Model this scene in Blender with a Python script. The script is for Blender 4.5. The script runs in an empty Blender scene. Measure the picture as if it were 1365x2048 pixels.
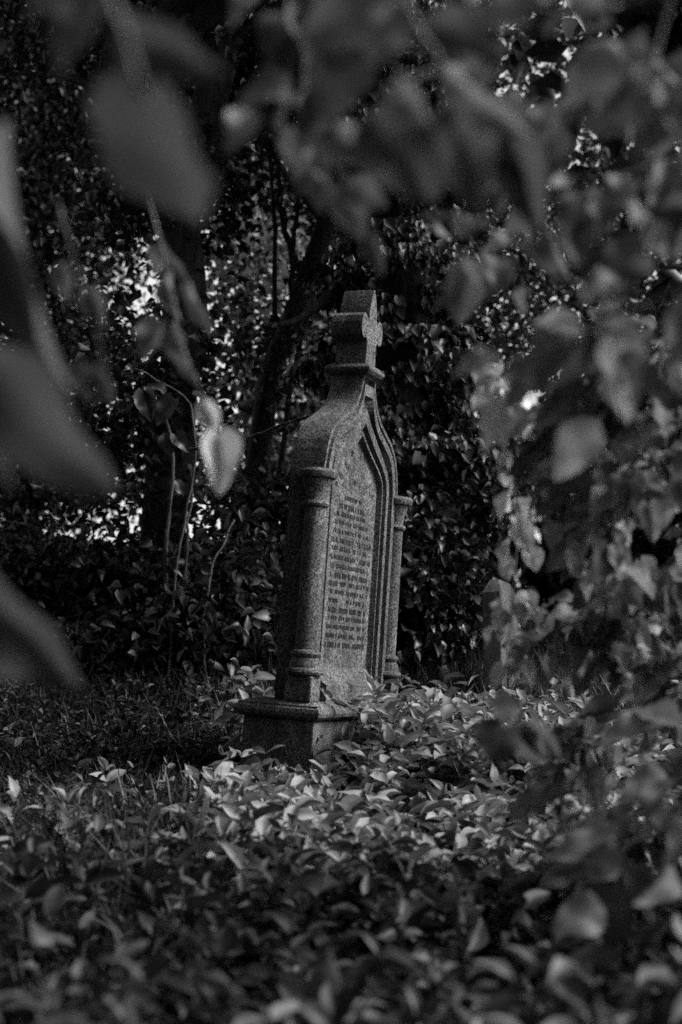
import bpy, bmesh, math, random
import numpy as np
from mathutils import Vector, Matrix
S = bpy.context.scene
COL = S.collection
rad = math.radians
# ------------------------------------------------------------------ camera
PITCH = rad(5.7)
CAM = np.array([0.0, 0.0, 1.0])
cd = bpy.data.cameras.new('camera'); cam = bpy.data.objects.new('camera', cd); COL.objects.link(cam)
cam.location = CAM; cam.rotation_euler = (math.pi/2 + PITCH, 0, 0)
cd.sensor_fit = 'VERTICAL'; cd.sensor_height = 36; cd.lens = 50
cd.clip_start = 0.05; cd.clip_end = 500
cd.dof.use_dof = True; cd.dof.focus_distance = 6.35; cd.dof.aperture_fstop = 2.0
cd.dof.aperture_blades = 0
S.camera = cam
# ------------------------------------------------------------------ world, sun, exposure
SUN_EL, SUN_AZ = rad(42), rad(92)          # azimuth measured clockwise from +Y: the light comes from the right
W = bpy.data.worlds.new('World'); S.world = W; W.use_nodes = True
nt = W.node_tree; nt.nodes.clear()
sky = nt.nodes.new('ShaderNodeTexSky'); sky.sky_type = 'NISHITA'; sky.sun_disc = False
sky.sun_elevation = SUN_EL; sky.sun_rotation = SUN_AZ; sky.dust_density = 4.0; sky.air_density = 1.0
bw = nt.nodes.new('ShaderNodeRGBToBW')      # black-and-white film
bg = nt.nodes.new('ShaderNodeBackground'); bg.inputs['Strength'].default_value = 0.15
wo = nt.nodes.new('ShaderNodeOutputWorld')
nt.links.new(sky.outputs[0], bw.inputs[0]); nt.links.new(bw.outputs[0], bg.inputs['Color']); nt.links.new(bg.outputs[0], wo.inputs[0])
sd = bpy.data.lights.new('sun', 'SUN'); sd.energy = 2.8; sd.angle = rad(26); sd.color = (1, 1, 1)
sun = bpy.data.objects.new('sun', sd); COL.objects.link(sun)
Ld = Vector((math.sin(SUN_AZ)*math.cos(SUN_EL), math.cos(SUN_AZ)*math.cos(SUN_EL), math.sin(SUN_EL)))
sun.rotation_euler = Ld.to_track_quat('Z', 'Y').to_euler(); sun.location = Ld*40
S.view_settings.view_transform = 'Standard'; S.view_settings.look = 'None'
S.view_settings.exposure = 1.35; S.view_settings.gamma = 1.0
S.cycles.use_denoising = False
S.cycles.max_bounces = 6; S.cycles.diffuse_bounces = 3; S.cycles.glossy_bounces = 2
S.cycles.transmission_bounces = 4; S.cycles.transparent_max_bounces = 4
S.cycles.caustics_reflective = False; S.cycles.caustics_refractive = False
S.cycles.sample_clamp_indirect = 2.0; S.cycles.sample_clamp_direct = 8.0

# ------------------------------------------------------------------ helpers
FPX = 2844.0
cp, sp = math.cos(PITCH), math.sin(PITCH)
CR = np.array([[1, 0, 0], [0, cp, -sp], [0, sp, cp]])   # (right, forward, up) of the camera -> world
def P(px, py, d):
    """point seen at pixel (px,py) of the 1365x2048 photograph, d metres out along the view axis"""
    return CAM + CR @ np.array([(px-682.5)/FPX*d, d, -(py-1024.0)/FPX*d])
GY = [-30, 0, 3, 5.2, 6.6, 7.5, 9, 12, 15, 20, 60, 300]
GZ = [0, 0, .14, .32, .44, .60, .93, 1.55, 2.12, 2.5, 3.0, 4.0]
def ground_h(x, y):
    x = np.asarray(x, float); y = np.asarray(y, float)
    z = np.interp(y, GY, GZ)
    z = z + .05*np.sin(x*1.7+.6)*np.sin(y*1.3) + .03*np.sin(x*3.9+y*2.1)
    z = z + np.clip((y-9)/6, 0, 1)*(.12*np.sin(x*.9+1.0) - .05*x)
    return z
def rs(seed): return np.random.RandomState(seed)
def norm(a): return a/np.maximum(np.linalg.norm(a, axis=-1, keepdims=True), 1e-9)

def tag(o, label=None, cat=None, group=None, kind=None):
    if label: o['label'] = label
    if cat: o['category'] = cat
    if group: o['group'] = group
    if kind: o['kind'] = kind
    return o
def empty(name, loc, label, cat, group=None):
    o = bpy.data.objects.new(name, None); COL.objects.link(o); o.location = Vector(loc)
    o.empty_display_size = .1
    return tag(o, label, cat, group)
def link(name, me, mat, parent=None, world=True):
    o = bpy.data.objects.new(name, me); COL.objects.link(o)
    if mat is not None: me.materials.append(mat)
    if parent is not None:
        o.parent = parent
        if world:   # vertices were written in world coordinates
            o.matrix_parent_inverse = Matrix.Translation(-Vector(parent.location))
    return o
def np_mesh(name, V, F, smooth=False, tone=None):
    """V (n,3); F (m,k) all the same k"""
    V = np.asarray(V, np.float32); F = np.asarray(F, np.int32)
    me = bpy.data.meshes.new(name)
    me.vertices.add(len(V)); me.vertices.foreach_set('co', V.ravel())
    k = F.shape[1]
    me.loops.add(F.size); me.loops.foreach_set('vertex_index', F.ravel())
    me.polygons.add(len(F))
    me.polygons.foreach_set('loop_start', np.arange(0, F.size, k, dtype=np.int32))
    me.polygons.foreach_set('loop_total', np.full(len(F), k, np.int32))
    if smooth: me.polygons.foreach_set('use_smooth', np.ones(len(F), bool))
    me.update(calc_edges=True)
    if tone is not None:
        a = me.attributes.new('tone', 'FLOAT', 'POINT'); a.data.foreach_set('value', np.asarray(tone, np.float32))
    return me

# ---- leaves
def leaf_template(nu, nv, shape='ovate', fold=.18, curl=.25, wave=0., seed=0):
    r = rs(seed)
    t = np.linspace(0, 1, nu); s = np.linspace(-1, 1, nv)
    if shape == 'ovate': w = np.sin(np.pi*t**.72)**.85
    elif shape == 'heart': w = np.clip(np.sin(np.pi*np.clip(t, 0, 1)**.5), 0, 1)**.75
    elif shape == 'lance': w = np.sin(np.pi*t**.9)**1.0
    else: w = np.sqrt(np.clip(1-(2*t-1)**2, 0, 1))
    w = np.clip(w, .0, 1); w[0] = .05; w[-1] = .012
    if shape == 'heart': w[0] = .35
    T, Sx = np.meshgrid(t, s, indexing='ij')
    X = Sx*w[:, None]*.5
    Y = T.copy()
    if shape == 'heart': Y = Y - .16*np.abs(Sx)*(1-T)**3*1.2
    Z = fold*np.abs(X)*1.6 - curl*T**2*.5 + wave*np.sin(T*9+r.rand()*6)*Sx*w[:, None]*.12
    V = np.stack([X, Y, Z], -1).reshape(-1, 3)
    F = []
    for i in range(nu-1):
        for j in range(nv-1):
            a = i*nv+j; F.append((a, a+1, a+nv+1, a+nv))
    return V, np.array(F)
T_LOW = [leaf_template(4, 3, 'ovate', .2, .2), leaf_template(4, 3, 'ovate', .35, .5)]
T_MID = [leaf_template(6, 3, 'ovate', .25, .25), leaf_template(6, 3, 'ovate', .3, .7), leaf_template(6, 3, 'heart', .2, .4)]
T_IVY = [leaf_template(5, 3, 'heart', .25, .3), leaf_template(5, 3, 'heart', .4, .6)]
T_VIN = [leaf_template(7, 5, 'lance', .22, .25, .3), leaf_template(7, 5, 'oval', .28, .6, .3, 2), leaf_template(7, 5, 'lance', .15, .8, .4, 3), leaf_template(7, 5, 'oval', .1, .35, .2, 4)]
T_NEAR = [leaf_template(12, 7, 'heart', .22, .35, .8, 1), leaf_template(12, 7, 'ovate', .3, .7, .9, 2),
          leaf_template(12, 7, 'heart', .4, .15, .9, 3), leaf_template(12, 7, 'ovate', .15, .4, .7, 4)]
def leaves(base, axis, nrm, L, Wd, templates, seed=0, tone=None):
    """one array pair for many leaves"""
    r = rs(seed); n = len(base)
    a = norm(axis); b = norm(np.cross(a, nrm)); c = np.cross(b, a)
    which = r.randint(0, len(templates), n)
    if tone is None: tone = r.rand(n)
    VV, FF, TT, off = [], [], [], 0
    for k, (V, F) in enumerate(templates):
        m = np.where(which == k)[0]
        if len(m) == 0: continue
        v = (base[m][:, None, :] + (V[None, :, 0:1]*Wd[m][:, None, None])*b[m][:, None, :]
             + (V[None, :, 1:2]*L[m][:, None, None])*a[m][:, None, :] + (V[None, :, 2:3]*L[m][:, None, None])*c[m][:, None, :])
        f = F[None] + (np.arange(len(m))*len(V))[:, None, None] + off
        VV.append(v.reshape(-1, 3)); FF.append(f.reshape(-1, 4)); TT.append(np.repeat(tone[m], len(V)))
        off += len(m)*len(V)
    return np.concatenate(VV), np.concatenate(FF), np.concatenate(TT)
def joinarr(parts):
    VV, FF, TT, off = [], [], [], 0
    for v, f, t in parts:
        VV.append(v); FF.append(f+off); TT.append(t); off += len(v)
    return np.concatenate(VV), np.concatenate(FF), np.concatenate(TT)
def tube(pts, radii, n=8, seed=None, rough=0.):
    pts = np.asarray(pts, float); radii = np.asarray(radii, float); m = len(pts)
    t = norm(np.gradient(pts, axis=0))
    ref = np.array([0.31, 0.87, 0.38]) if abs(t[0] @ np.array([0.31, 0.87, 0.38])) < .9 else np.array([1., 0, 0])
    u = norm(np.cross(t, ref)); v = np.cross(t, u)
    an = np.linspace(0, 2*np.pi, n, endpoint=False)
    R = radii[:, None]*np.ones((m, n))
    if rough: R = R*(1+rough*(rs(seed or 0).rand(m, n)-.5))
    V = pts[:, None, :] + R[..., None]*(np.cos(an)[None, :, None]*u[:, None, :] + np.sin(an)[None, :, None]*v[:, None, :])
    V = V.reshape(-1, 3); F = []
    for i in range(m-1):
        for j in range(n):
            F.append((i*n+j, i*n+(j+1) % n, (i+1)*n+(j+1) % n, (i+1)*n+j))
    # end caps as collapsed quads
    c0, c1 = len(V), len(V)+1
    V = np.concatenate([V, pts[:1], pts[-1:]])
    for j in range(0, n, 2):
        F.append((c0, (j+2) % n, (j+1) % n, j)); o = (m-1)*n; F.append((c1, o+j, o+(j+1) % n, o+(j+2) % n))
    return V, np.array(F), np.full(len(V), .5)
def smooth_path(ctrl, n):
    ctrl = np.asarray(ctrl, float)
    if len(ctrl) == 2: return ctrl[0]+(ctrl[1]-ctrl[0])*np.linspace(0, 1, n)[:, None]
    t = np.linspace(0, len(ctrl)-1, n); out = []
    C = np.concatenate([[2*ctrl[0]-ctrl[1]], ctrl, [2*ctrl[-1]-ctrl[-2]]])
    for x in t:
        i = min(int(x), len(ctrl)-2); f = x-i
        p0, p1, p2, p3 = C[i], C[i+1], C[i+2], C[i+3]
        out.append(.5*((2*p1)+(-p0+p2)*f+(2*p0-5*p1+4*p2-p3)*f*f+(-p0+3*p1-3*p2+p3)*f**3))
    return np.array(out)
def wob(path, amp, seed):
    r = rs(seed); q = np.cumsum(r.randn(*path.shape)*amp, 0); q -= np.linspace(0, 1, len(q))[:, None]*q[-1]
    return path+q

# ------------------------------------------------------------------ materials (all grey: the film is black and white)
def mat(name):
    m = bpy.data.materials.new(name); m.use_nodes = True; t = m.node_tree
    return m, t, t.nodes['Principled BSDF'], t.nodes['Material Output']
def leaf_mat(name, lo, hi, rough=.45, transl=.35, spec=.5, veins=False):
    m, t, b, out = mat(name)
    at = t.nodes.new('ShaderNodeAttribute'); at.attribute_name = 'tone'
    mr = t.nodes.new('ShaderNodeMapRange'); mr.inputs['To Min'].default_value = lo; mr.inputs['To Max'].default_value = hi
    t.links.new(at.outputs['Fac'], mr.inputs['Value'])
    no = t.nodes.new('ShaderNodeTexNoise'); no.inputs['Scale'].default_value = 45; no.inputs['Detail'].default_value = 3
    mm = t.nodes.new('ShaderNodeMapRange'); mm.inputs['From Min'].default_value = .3; mm.inputs['From Max'].default_value = .7
    mm.inputs['To Min'].default_value = .7; mm.inputs['To Max'].default_value = 1.25
    t.links.new(no.outputs['Fac'], mm.inputs['Value'])
    mu = t.nodes.new('ShaderNodeMath'); mu.operation = 'MULTIPLY'
    t.links.new(mr.outputs[0], mu.inputs[0]); t.links.new(mm.outputs[0], mu.inputs[1])
    t.links.new(mu.outputs[0], b.inputs['Base Color'])
    b.inputs['Roughness'].default_value = rough; b.inputs['Specular IOR Level'].default_value = spec
    tr = t.nodes.new('ShaderNodeBsdfTranslucent'); t.links.new(mu.outputs[0], tr.inputs['Color'])
    mx = t.nodes.new('ShaderNodeMixShader'); mx.inputs[0].default_value = transl
    t.links.new(b.outputs[0], mx.inputs[1]); t.links.new(tr.outputs[0], mx.inputs[2]); t.links.new(mx.outputs[0], out.inputs['Surface'])
    return m
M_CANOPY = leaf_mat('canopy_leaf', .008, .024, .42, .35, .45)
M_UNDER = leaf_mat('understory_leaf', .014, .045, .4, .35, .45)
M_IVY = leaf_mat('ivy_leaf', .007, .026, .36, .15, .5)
M_COVER = leaf_mat('ground_cover_leaf', .09, .19, .6, .25, .3)
M_SHADECOVER = leaf_mat('shade_toned_undergrowth_leaf', .010, .034, .5, .25, .3)  # near ground leaves: foreground shade is put into this darker colour
M_HAZEL = leaf_mat('hazel_leaf', .04, .12, .4, .5, .4)
M_NEAR = leaf_mat('near_leaf', .035, .13, .58, .35, .3)
M_PALE = leaf_mat('pale_leaf', .30, .52, .45, .3, .4)
M_CURTAIN = leaf_mat('curtain_leaf', .06, .20, .58, .35, .3)
M_GRASS = leaf_mat('grass_blade', .014, .045, .5, .3, .3)
def bark_mat(name, c0, c1, scale=18):
    m, t, b, out = mat(name)
    tc = t.nodes.new('ShaderNodeTexCoord'); mp = t.nodes.new('ShaderNodeMapping'); mp.inputs['Scale'].default_value = (1, 1, .18)
    no = t.nodes.new('ShaderNodeTexNoise'); no.inputs['Scale'].default_value = scale; no.inputs['Detail'].default_value = 6
    cr = t.nodes.new('ShaderNodeValToRGB'); cr.color_ramp.elements[0].position = .35; cr.color_ramp.elements[1].position = .7
    cr.color_ramp.elements[0].color = (c0, c0, c0, 1); cr.color_ramp.elements[1].color = (c1, c1, c1, 1)
    bp = t.nodes.new('ShaderNodeBump'); bp.inputs['Strength'].default_value = .8; bp.inputs['Distance'].default_value = .03
    t.links.new(tc.outputs['Object'], mp.inputs[0]); t.links.new(mp.outputs[0], no.inputs['Vector'])
    t.links.new(no.outputs['Fac'], cr.inputs[0]); t.links.new(cr.outputs[0], b.inputs['Base Color'])
    t.links.new(no.outputs['Fac'], bp.inputs['Height']); t.links.new(bp.outputs[0], b.inputs['Normal'])
    b.inputs['Roughness'].default_value = .9; b.inputs['Specular IOR Level'].default_value = .2
    return m
M_BARK = bark_mat('dark_bark', .012, .035)
M_STEM = bark_mat('stem_bark', .035, .09, 30)
M_TWIG = bark_mat('green_stem', .06, .12, 60)
def stone_mat(name, c, contrast=.55, grain=230.):
    m, t, b, out = mat(name); N = t.nodes; Lk = t.links
    tc = N.new('ShaderNodeTexCoord')
    n1 = N.new('ShaderNodeTexNoise'); n1.inputs['Scale'].default_value = grain; n1.inputs['Detail'].default_value = 2; n1.inputs['Roughness'].default_value = .7
    n2 = N.new('ShaderNodeTexNoise'); n2.inputs['Scale'].default_value = 9; n2.inputs['Detail'].default_value = 7; n2.inputs['Roughness'].default_value = .62
    n3 = N.new('ShaderNodeTexNoise'); n3.inputs['Scale'].default_value = 55; n3.inputs['Detail'].default_value = 4
    for n in (n1, n2, n3): Lk.new(tc.outputs['Object'], n.inputs['Vector'])
    def rng(src, a, bb, lo, hi):
        q = N.new('ShaderNodeMapRange'); q.inputs['From Min'].default_value = a; q.inputs['From Max'].default_value = bb
        q.inputs['To Min'].default_value = lo; q.inputs['To Max'].default_value = hi; Lk.new(src, q.inputs['Value']); return q.outputs[0]
    def mul(x, y):
        q = N.new('ShaderNodeMath'); q.operation = 'MULTIPLY'
        if isinstance(x, float): q.inputs[0].default_value = x
        else: Lk.new(x, q.inputs[0])
        Lk.new(y, q.inputs[1]); return q.outputs[0]
    v = mul(c, rng(n1.outputs['Fac'], .38, .62, 1-contrast, 1+contrast))
    v = mul(v, rng(n2.outputs['Fac'], .32, .66, .6, 1.2) if True else v)
    v = mul(v, rng(n3.outputs['Fac'], .3, .7, .75, 1.2))
    mp = N.new('ShaderNodeMapping'); mp.inputs['Scale'].default_value = (1, 1, .16); Lk.new(tc.outputs['Object'], mp.inputs[0])
    n4 = N.new('ShaderNodeTexNoise'); n4.inputs['Scale'].default_value = 17; n4.inputs['Detail'].default_value = 5; Lk.new(mp.outputs[0], n4.inputs['Vector'])
    v = mul(v, rng(n4.outputs['Fac'], .36, .66, .62, 1.25))
    n5 = N.new('ShaderNodeTexVoronoi'); n5.inputs['Scale'].default_value = 16; Lk.new(tc.outputs['Object'], n5.inputs['Vector'])
    v = mul(v, rng(n5.outputs['Distance'], .12, .3, 1.45, 1.0))      # pale lichen spots
    Lk.new(v, b.inputs['Base Color'])
    ad = N.new('ShaderNodeMath'); ad.operation = 'ADD'; Lk.new(n1.outputs['Fac'], ad.inputs[0]); Lk.new(n3.outputs['Fac'], ad.inputs[1])
    bp = N.new('ShaderNodeBump'); bp.inputs['Strength'].default_value = .6; bp.inputs['Distance'].default_value = .004
    Lk.new(ad.outputs[0], bp.inputs['Height']); Lk.new(bp.outputs[0], b.inputs['Normal'])
    b.inputs['Roughness'].default_value = .88; b.inputs['Specular IOR Level'].default_value = .25
    return m
M_STONE = stone_mat('weathered_sandstone', .058, 1.0, 125.)
M_STONE2 = stone_mat('old_gravestone', .06, .7)
M_LETTER = stone_mat('lead_lettering', .025, .8, .5)
def ground_mat():
    m, t, b, out = mat('leaf_litter_soil')
    tc = t.nodes.new('ShaderNodeTexCoord')
    no = t.nodes.new('ShaderNodeTexNoise'); no.inputs['Scale'].default_value = 14; no.inputs['Detail'].default_value = 8
    cr = t.nodes.new('ShaderNodeValToRGB'); cr.color_ramp.elements[0].color = (.012, .012, .012, 1); cr.color_ramp.elements[1].color = (.06, .06, .06, 1)
    bp = t.nodes.new('ShaderNodeBump'); bp.inputs['Distance'].default_value = .05
    t.links.new(tc.outputs['Object'], no.inputs['Vector']); t.links.new(no.outputs['Fac'], cr.inputs[0]); t.links.new(cr.outputs[0], b.inputs['Base Color'])
    t.links.new(no.outputs['Fac'], bp.inputs['Height']); t.links.new(bp.outputs[0], b.inputs['Normal'])
    b.inputs['Roughness'].default_value = .95
    return m

# ------------------------------------------------------------------ ground
def build_ground():
    xs = np.unique(np.concatenate([np.linspace(-300, -12, 14), np.linspace(-12, 12, 70), np.linspace(12, 300, 14)]))
    ys = np.unique(np.concatenate([np.linspace(-60, -2, 8), np.linspace(-2, 22, 90), np.linspace(22, 300, 16)]))
    X, Y = np.meshgrid(xs, ys, indexing='ij'); Z = ground_h(X, Y)
    V = np.stack([X, Y, Z], -1).reshape(-1, 3); ny = len(ys); F = []
    for i in range(len(xs)-1):
        for j in range(ny-1):
            a = i*ny+j; F.append((a, a+ny, a+ny+1, a+1))
    o = link('ground', np_mesh('ground', V, F, True), ground_mat()); tag(o, kind='structure')
build_ground()

# ------------------------------------------------------------------ the headstone
SR = np.array([[0.37865724584325255, -0.9231841929470287, 0.06595177073548593],
               [0.9182728039636089, 0.3836405491474415, 0.09795400211216987],
               [-0.11573135992985695, 0.023470724780521354, 0.9930032111766119]])
SR[1, 1] = 0.3836405491745415
ST = np.array([-0.008116982101940288, 6.316962034895316, -1.1999102894662894])
WR = CR @ SR; WT = CAM + CR @ ST
SM = Matrix([list(WR[0])+[WT[0]], list(WR[1])+[WT[1]], list(WR[2])+[WT[2]], [0, 0, 0, 1]])
def bm_obj(name, bm, m, parent=None, smooth=False, bevel=None):
    bmesh.ops.recalc_face_normals(bm, faces=bm.faces)
    me = bpy.data.meshes.new(name); bm.to_mesh(me); bm.free()
    if smooth:
        for p in me.polygons: p.use_smooth = True
        me.set_sharp_from_angle(angle=rad(32))
    o = link(name, me, m, parent, world=False)
    if bevel:
        md = o.modifiers.new('b', 'BEVEL'); md.width = bevel; md.segments = 2; md.limit_method = 'ANGLE'; md.angle_limit = rad(40)
    return o
def ngon_prism(bm, pts, y0, y1):
    """outline in (x,z), extruded from y0 to y1"""
    a = [bm.verts.new((x, y0, z)) for x, z in pts]; b = [bm.verts.new((x, y1, z)) for x, z in pts]
    n = len(pts)
    bm.faces.new(a); bm.faces.new(b[::-1])
    for i in range(n): bm.faces.new((a[i], a[(i+1) % n], b[(i+1) % n], b[i]))
def ring_stack(bm, secs):
    """secs: list of (x0,x1,y0,y1,z) rectangles lofted upward, capped"""
    prev = None
    for x0, x1, y0, y1, z in secs:
        cur = [bm.verts.new(q) for q in ((x0, y0, z), (x1, y0, z), (x1, y1, z), (x0, y1, z))]
        if prev is None: bm.faces.new(cur[::-1])
        else:
            for i in range(4): bm.faces.new((prev[i], prev[(i+1) % 4], cur[(i+1) % 4], cur[i]))
        prev = cur
    bm.faces.new(prev)
def lathe(bm, prof, cx, cy, n=28):
    prev = None
    for r, z in prof:
        cur = [bm.verts.new((cx+r*math.cos(2*math.pi*k/n), cy+r*math.sin(2*math.pi*k/n), z)) for k in range(n)]
        if prev is None: bm.faces.new(cur[::-1])
        else:
            for i in range(n): bm.faces.new((prev[i], prev[(i+1) % n], cur[(i+1) % n], cur[i]))
        prev = cur
    bm.faces.new(prev)

G_OUT = ([0, .1, .2, .30, .38, .46, .54, .62, .70, .80, .9, 1.0], [1, .985, .955, .91, .85, .745, .56, .38, .28, .21, .165, .14])
G_IN = ([0, .1, .2, .30, .40, .5, .6, .7, .8, .9, 1.0], [1, .99, .955, .88, .77, .63, .48, .345, .215, .10, 0.0])
def arch(hw, apex, z0=1.33, zb=.40, inner=True, n=26):
    """left foot -> over the ogee -> right foot, as (x,z)"""
    g = G_IN if inner else G_OUT
    tt = np.linspace(0, 1, n)
    right = [(hw, zb), (hw, .8)] + [(hw*float(np.interp(t, *g)), z0+(apex-z0)*t) for t in tt]
    left = [(-x, z) for x, z in right]
    return left + right[::-1] if right[-1][0] > 1e-6 else left + right[-2::-1]
def headstone():
    e = empty('gothic_headstone', (0, 0, 0), 'tall carved gothic headstone with ogee top and corner columns, leaning in undergrowth', 'gravestone')
    e.matrix_world = SM
    YB, YF = .135, -.022
    # plinth and its moulded lip
    bm = bmesh.new(); ring_stack(bm, [(-.535, .535, -.088, .235, -.45), (-.535, .535, -.088, .235, .285)]); bm_obj('plinth', bm, M_STONE, e, bevel=.006)
    bm = bmesh.new()
    prof = [(.0, .286), (.016, .29), (.03, .302), (.034, .316), (.03, .332), (.02, .34), (.02, .346), (.0, .352), (-.015, .360)]
    ring_stack(bm, [(-.535-o, .535+o, -.088-o, .235+o, z) for o, z in prof]); bm_obj('plinth_moulding', bm, M_STONE, e)
    # body: extruded silhouette with nested recessed orders on the front
    bm = bmesh.new()
    outer = arch(.455, 1.85, zb=.361, inner=False)
    loops = [(.455, 1.85, YF), (.440, 1.82, YF), (.436, 1.81, .002), (.420, 1.79, .002), (.416, 1.785, YF-.004), (.380, 1.735, YF-.004),
             (.374, 1.725, .003), (.352, 1.69, .003), (.346, 1.68, -.018), (.316, 1.615, -.018), (.311, 1.605, .006), (.302, 1.585, .006),
             (.298, 1.578, -.006), (.290, 1.56, -.006), (.284, 1.548, .020)]
    rows = []
    for k, (hw, ap, y) in enumerate(loops):
        pts = arch(hw, ap, zb=.361, inner=False)
        if k >= 6:   # inner orders run to a point
            pa = arch(hw, ap, zb=.361, inner=True)
            half = len(pts)//2
            l = pa[:len(pa)//2]; apx = pa[len(pa)//2]; l = l+[apx]
            l = l[:half-1]+[apx]; pts = l + [(-x, z) for x, z in l[::-1]]
            pts = [(x if abs(x) > 1e-6 else (-.0008 if i < half else .0008), z) for i, (x, z) in enumerate(pts)]
        rows.append([bm.verts.new((x, y, z)) for x, z in pts])
    n = len(rows[0])
    for a, b in zip(rows[:-1], rows[1:]):
        for i in range(n-1): bm.faces.new((a[i], a[i+1], b[i+1], b[i]))
    bm.faces.new(rows[-1])
    back = [bm.verts.new((x, YB, z)) for x, z in outer]
    for i in range(n): bm.faces.new((rows[0][i], back[i], back[(i+1) % n], rows[0][(i+1) % n]) if i < n-1 else
                                    (rows[0][i], back[i], back[0], rows[0][0]))
    bm.faces.new(back[::-1])
    bm_obj('body', bm, M_STONE, e)
    # sloping sill under the panel
    bm = bmesh.new()
    prof = [(-.05, .358), (-.05, .43), (-.02, .45), (.027, .515), (.027, .358)]
    a = [bm.verts.new((-.335, y, z)) for y, z in prof]; b = [bm.verts.new((.335, y, z)) for y, z in prof]
    bm.faces.new(a); bm.faces.new(b[::-1])
    for i in range(5): bm.faces.new((a[i], b[i], b[(i+1) % 5], a[(i+1) % 5]))
    bm_obj('sill', bm, M_STONE, e)
    # collar and cross finial
    bm = bmesh.new()
    ring_stack(bm, [(-.07-o, .07+o, YF-.004-o, YB+.004+o, z) for o, z in ((0, 1.826), (.018, 1.832), (.03, 1.846), (.03, 1.858), (.012, 1.876), (-.006, 1.88))])
    bm_obj('collar', bm, M_STONE, e, bevel=.004)
    R_ = [(.062, 1.874), (.058, 1.93), (.055, 1.985), (.07, 1.996), (.098, 1.99), (.118, 2.0), (.13, 2.03), (.13, 2.062), (.12, 2.09), (.1, 2.107), (.08, 2.103),
          (.062, 2.088), (.052, 2.082), (.047, 2.1), (.045, 2.12), (.038, 2.15), (.028, 2.18), (.016, 2.21), (.004, 2.235)]
    out = R_ + [(-x, z) for x, z in R_[::-1]]
    bm = bmesh.new(); ngon_prism(bm, out, YF+.002, YB-.002); bm_obj('finial', bm, M_STONE, e, bevel=.007)
    # columns on the front corners: pedestal, base rings, shaft, neck ring, capital
    for s in (-1, 1):
        cx, cy = s*.475, -.004
        bm = bmesh.new(); lathe(bm, [(.0475, .575), (.047, .9), (.0455, 1.172)], cx, cy); sh = bm_obj('column', bm, M_STONE, e, smooth=True)
        bm = bmesh.new(); x0, x1 = sorted((cx-s*.045, cx+s*.055)); ring_stack(bm, [(x0, x1, -.062, .06, .361), (x0, x1, -.062, .06, .468)]); bm_obj('pedestal', bm, M_STONE, sh, bevel=.006)
        bm = bmesh.new(); lathe(bm, [(.06, .469), (.076, .472), (.082, .482), (.078, .494), (.066, .50), (.066, .512), (.062, .53), (.054, .542), (.06, .548), (.064, .558), (.06, .568), (.048, .576)], cx, cy)
        bm_obj('column_base', bm, M_STONE, sh, smooth=True)
        bm = bmesh.new(); lathe(bm, [(.045, 1.171), (.056, 1.178), (.06, 1.187), (.056, 1.196), (.046, 1.2), (.046, 1.215), (.05, 1.245), (.06, 1.275), (.064, 1.285), (.064, 1.292), (.08, 1.298), (.086, 1.31), (.086, 1.322), (.078, 1.334), (.05, 1.338)], cx, cy)
        bm_obj('capital', bm, M_STONE, sh, smooth=True)
    # worn inscription: rows of small cut strokes, too worn to read
    r = random.Random(11); bm = bmesh.new()
    def stroke(x0, z0, x1, z1, w):
        d = Vector((x1-x0, z1-z0)); d.normalize(); px, pz = -d.y*w/2, d.x*w/2
        q = [(x0+px, z0+pz), (x1+px, z1+pz), (x1-px, z1-pz), (x0-px, z0-pz)]
        ngon_prism(bm, q, .0165, .0215)
    z = 1.27; row = 0
    while z > .585:
        h = r.uniform(.015, .019) if row % 4 != 1 else .022
        half = (.25 if row > 3 else .16+.02*row)*r.uniform(.82, 1.0)
        if row == 0: half = .1
        x = -half
        while x < half:
            wl = r.randint(2, 8)
            for _ in range(wl):
                if x > half: break
                w = r.uniform(.009, .015); k = r.randint(0, 5)
                if r.random() < .86:
                    zz = z-h*r.uniform(0, .1)
                    if k in (0, 1): stroke(x, zz, x, zz-h, .0055); stroke(x+.003, zz-h*r.choice((.02, .5, .95)), x+w, zz-h*r.choice((.05, .5, .95)), .0045)
                    elif k == 2: stroke(x, zz, x, zz-h, .005); stroke(x+w, zz, x+w, zz-h, .005); stroke(x+.003, zz-h*.5, x+w-.003, zz-h*.5, .004)
                    elif k == 3: stroke(x, zz-h, x+w*.5, zz, .005); stroke(x+w*.55, zz-.002, x+w, zz-h, .005)
                    elif k == 4: stroke(x+w*.4, zz, x+w*.4, zz-h, .006)
                    else: stroke(x, zz-.002, x+w, zz-.002, .0045); stroke(x+w*.5, zz-.005, x+w*.5, zz-h, .005)
                x += w+.006
            x += .014
        z -= .0385; row += 1
    bm_obj('lettering', bm, M_LETTER, e)
    # carved foliage relief in the arch head
    bm = bmesh.new()
    for (x, z, w, h, a) in ((0, 1.40, .05, .12, 0), (-.07, 1.39, .045, .1, 35), (.07, 1.39, .045, .1, -35), (-.13, 1.36, .04, .09, 65), (.13, 1.36, .04, .09, -65),
                            (0, 1.345, .03, .04, 0), (-.19, 1.33, .03, .07, 80), (.19, 1.33, .03, .07, -80), (-.05, 1.47, .025, .05, 20), (.05, 1.47, .025, .05, -20)):
        pts = []
        for k in range(10):
            t = 2*math.pi*k/10; u, v = math.sin(t)*w*.5, (1-math.cos(t))*.5*h
            ca, sa = math.cos(rad(a)), math.sin(rad(a)); pts.append((x+u*ca-v*sa, z+u*sa+v*ca-.02))
        c = bm.verts.new((sum(p[0] for p in pts)/10, .008, sum(p[1] for p in pts)/10))
        vs = [bm.verts.new((px, .0195, pz)) for px, pz in pts]
        for i in range(10): bm.faces.new((vs[i], vs[(i+1) % 10], c))
    bm_obj('carved_leaf_relief', bm, M_STONE, e)
headstone()
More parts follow.
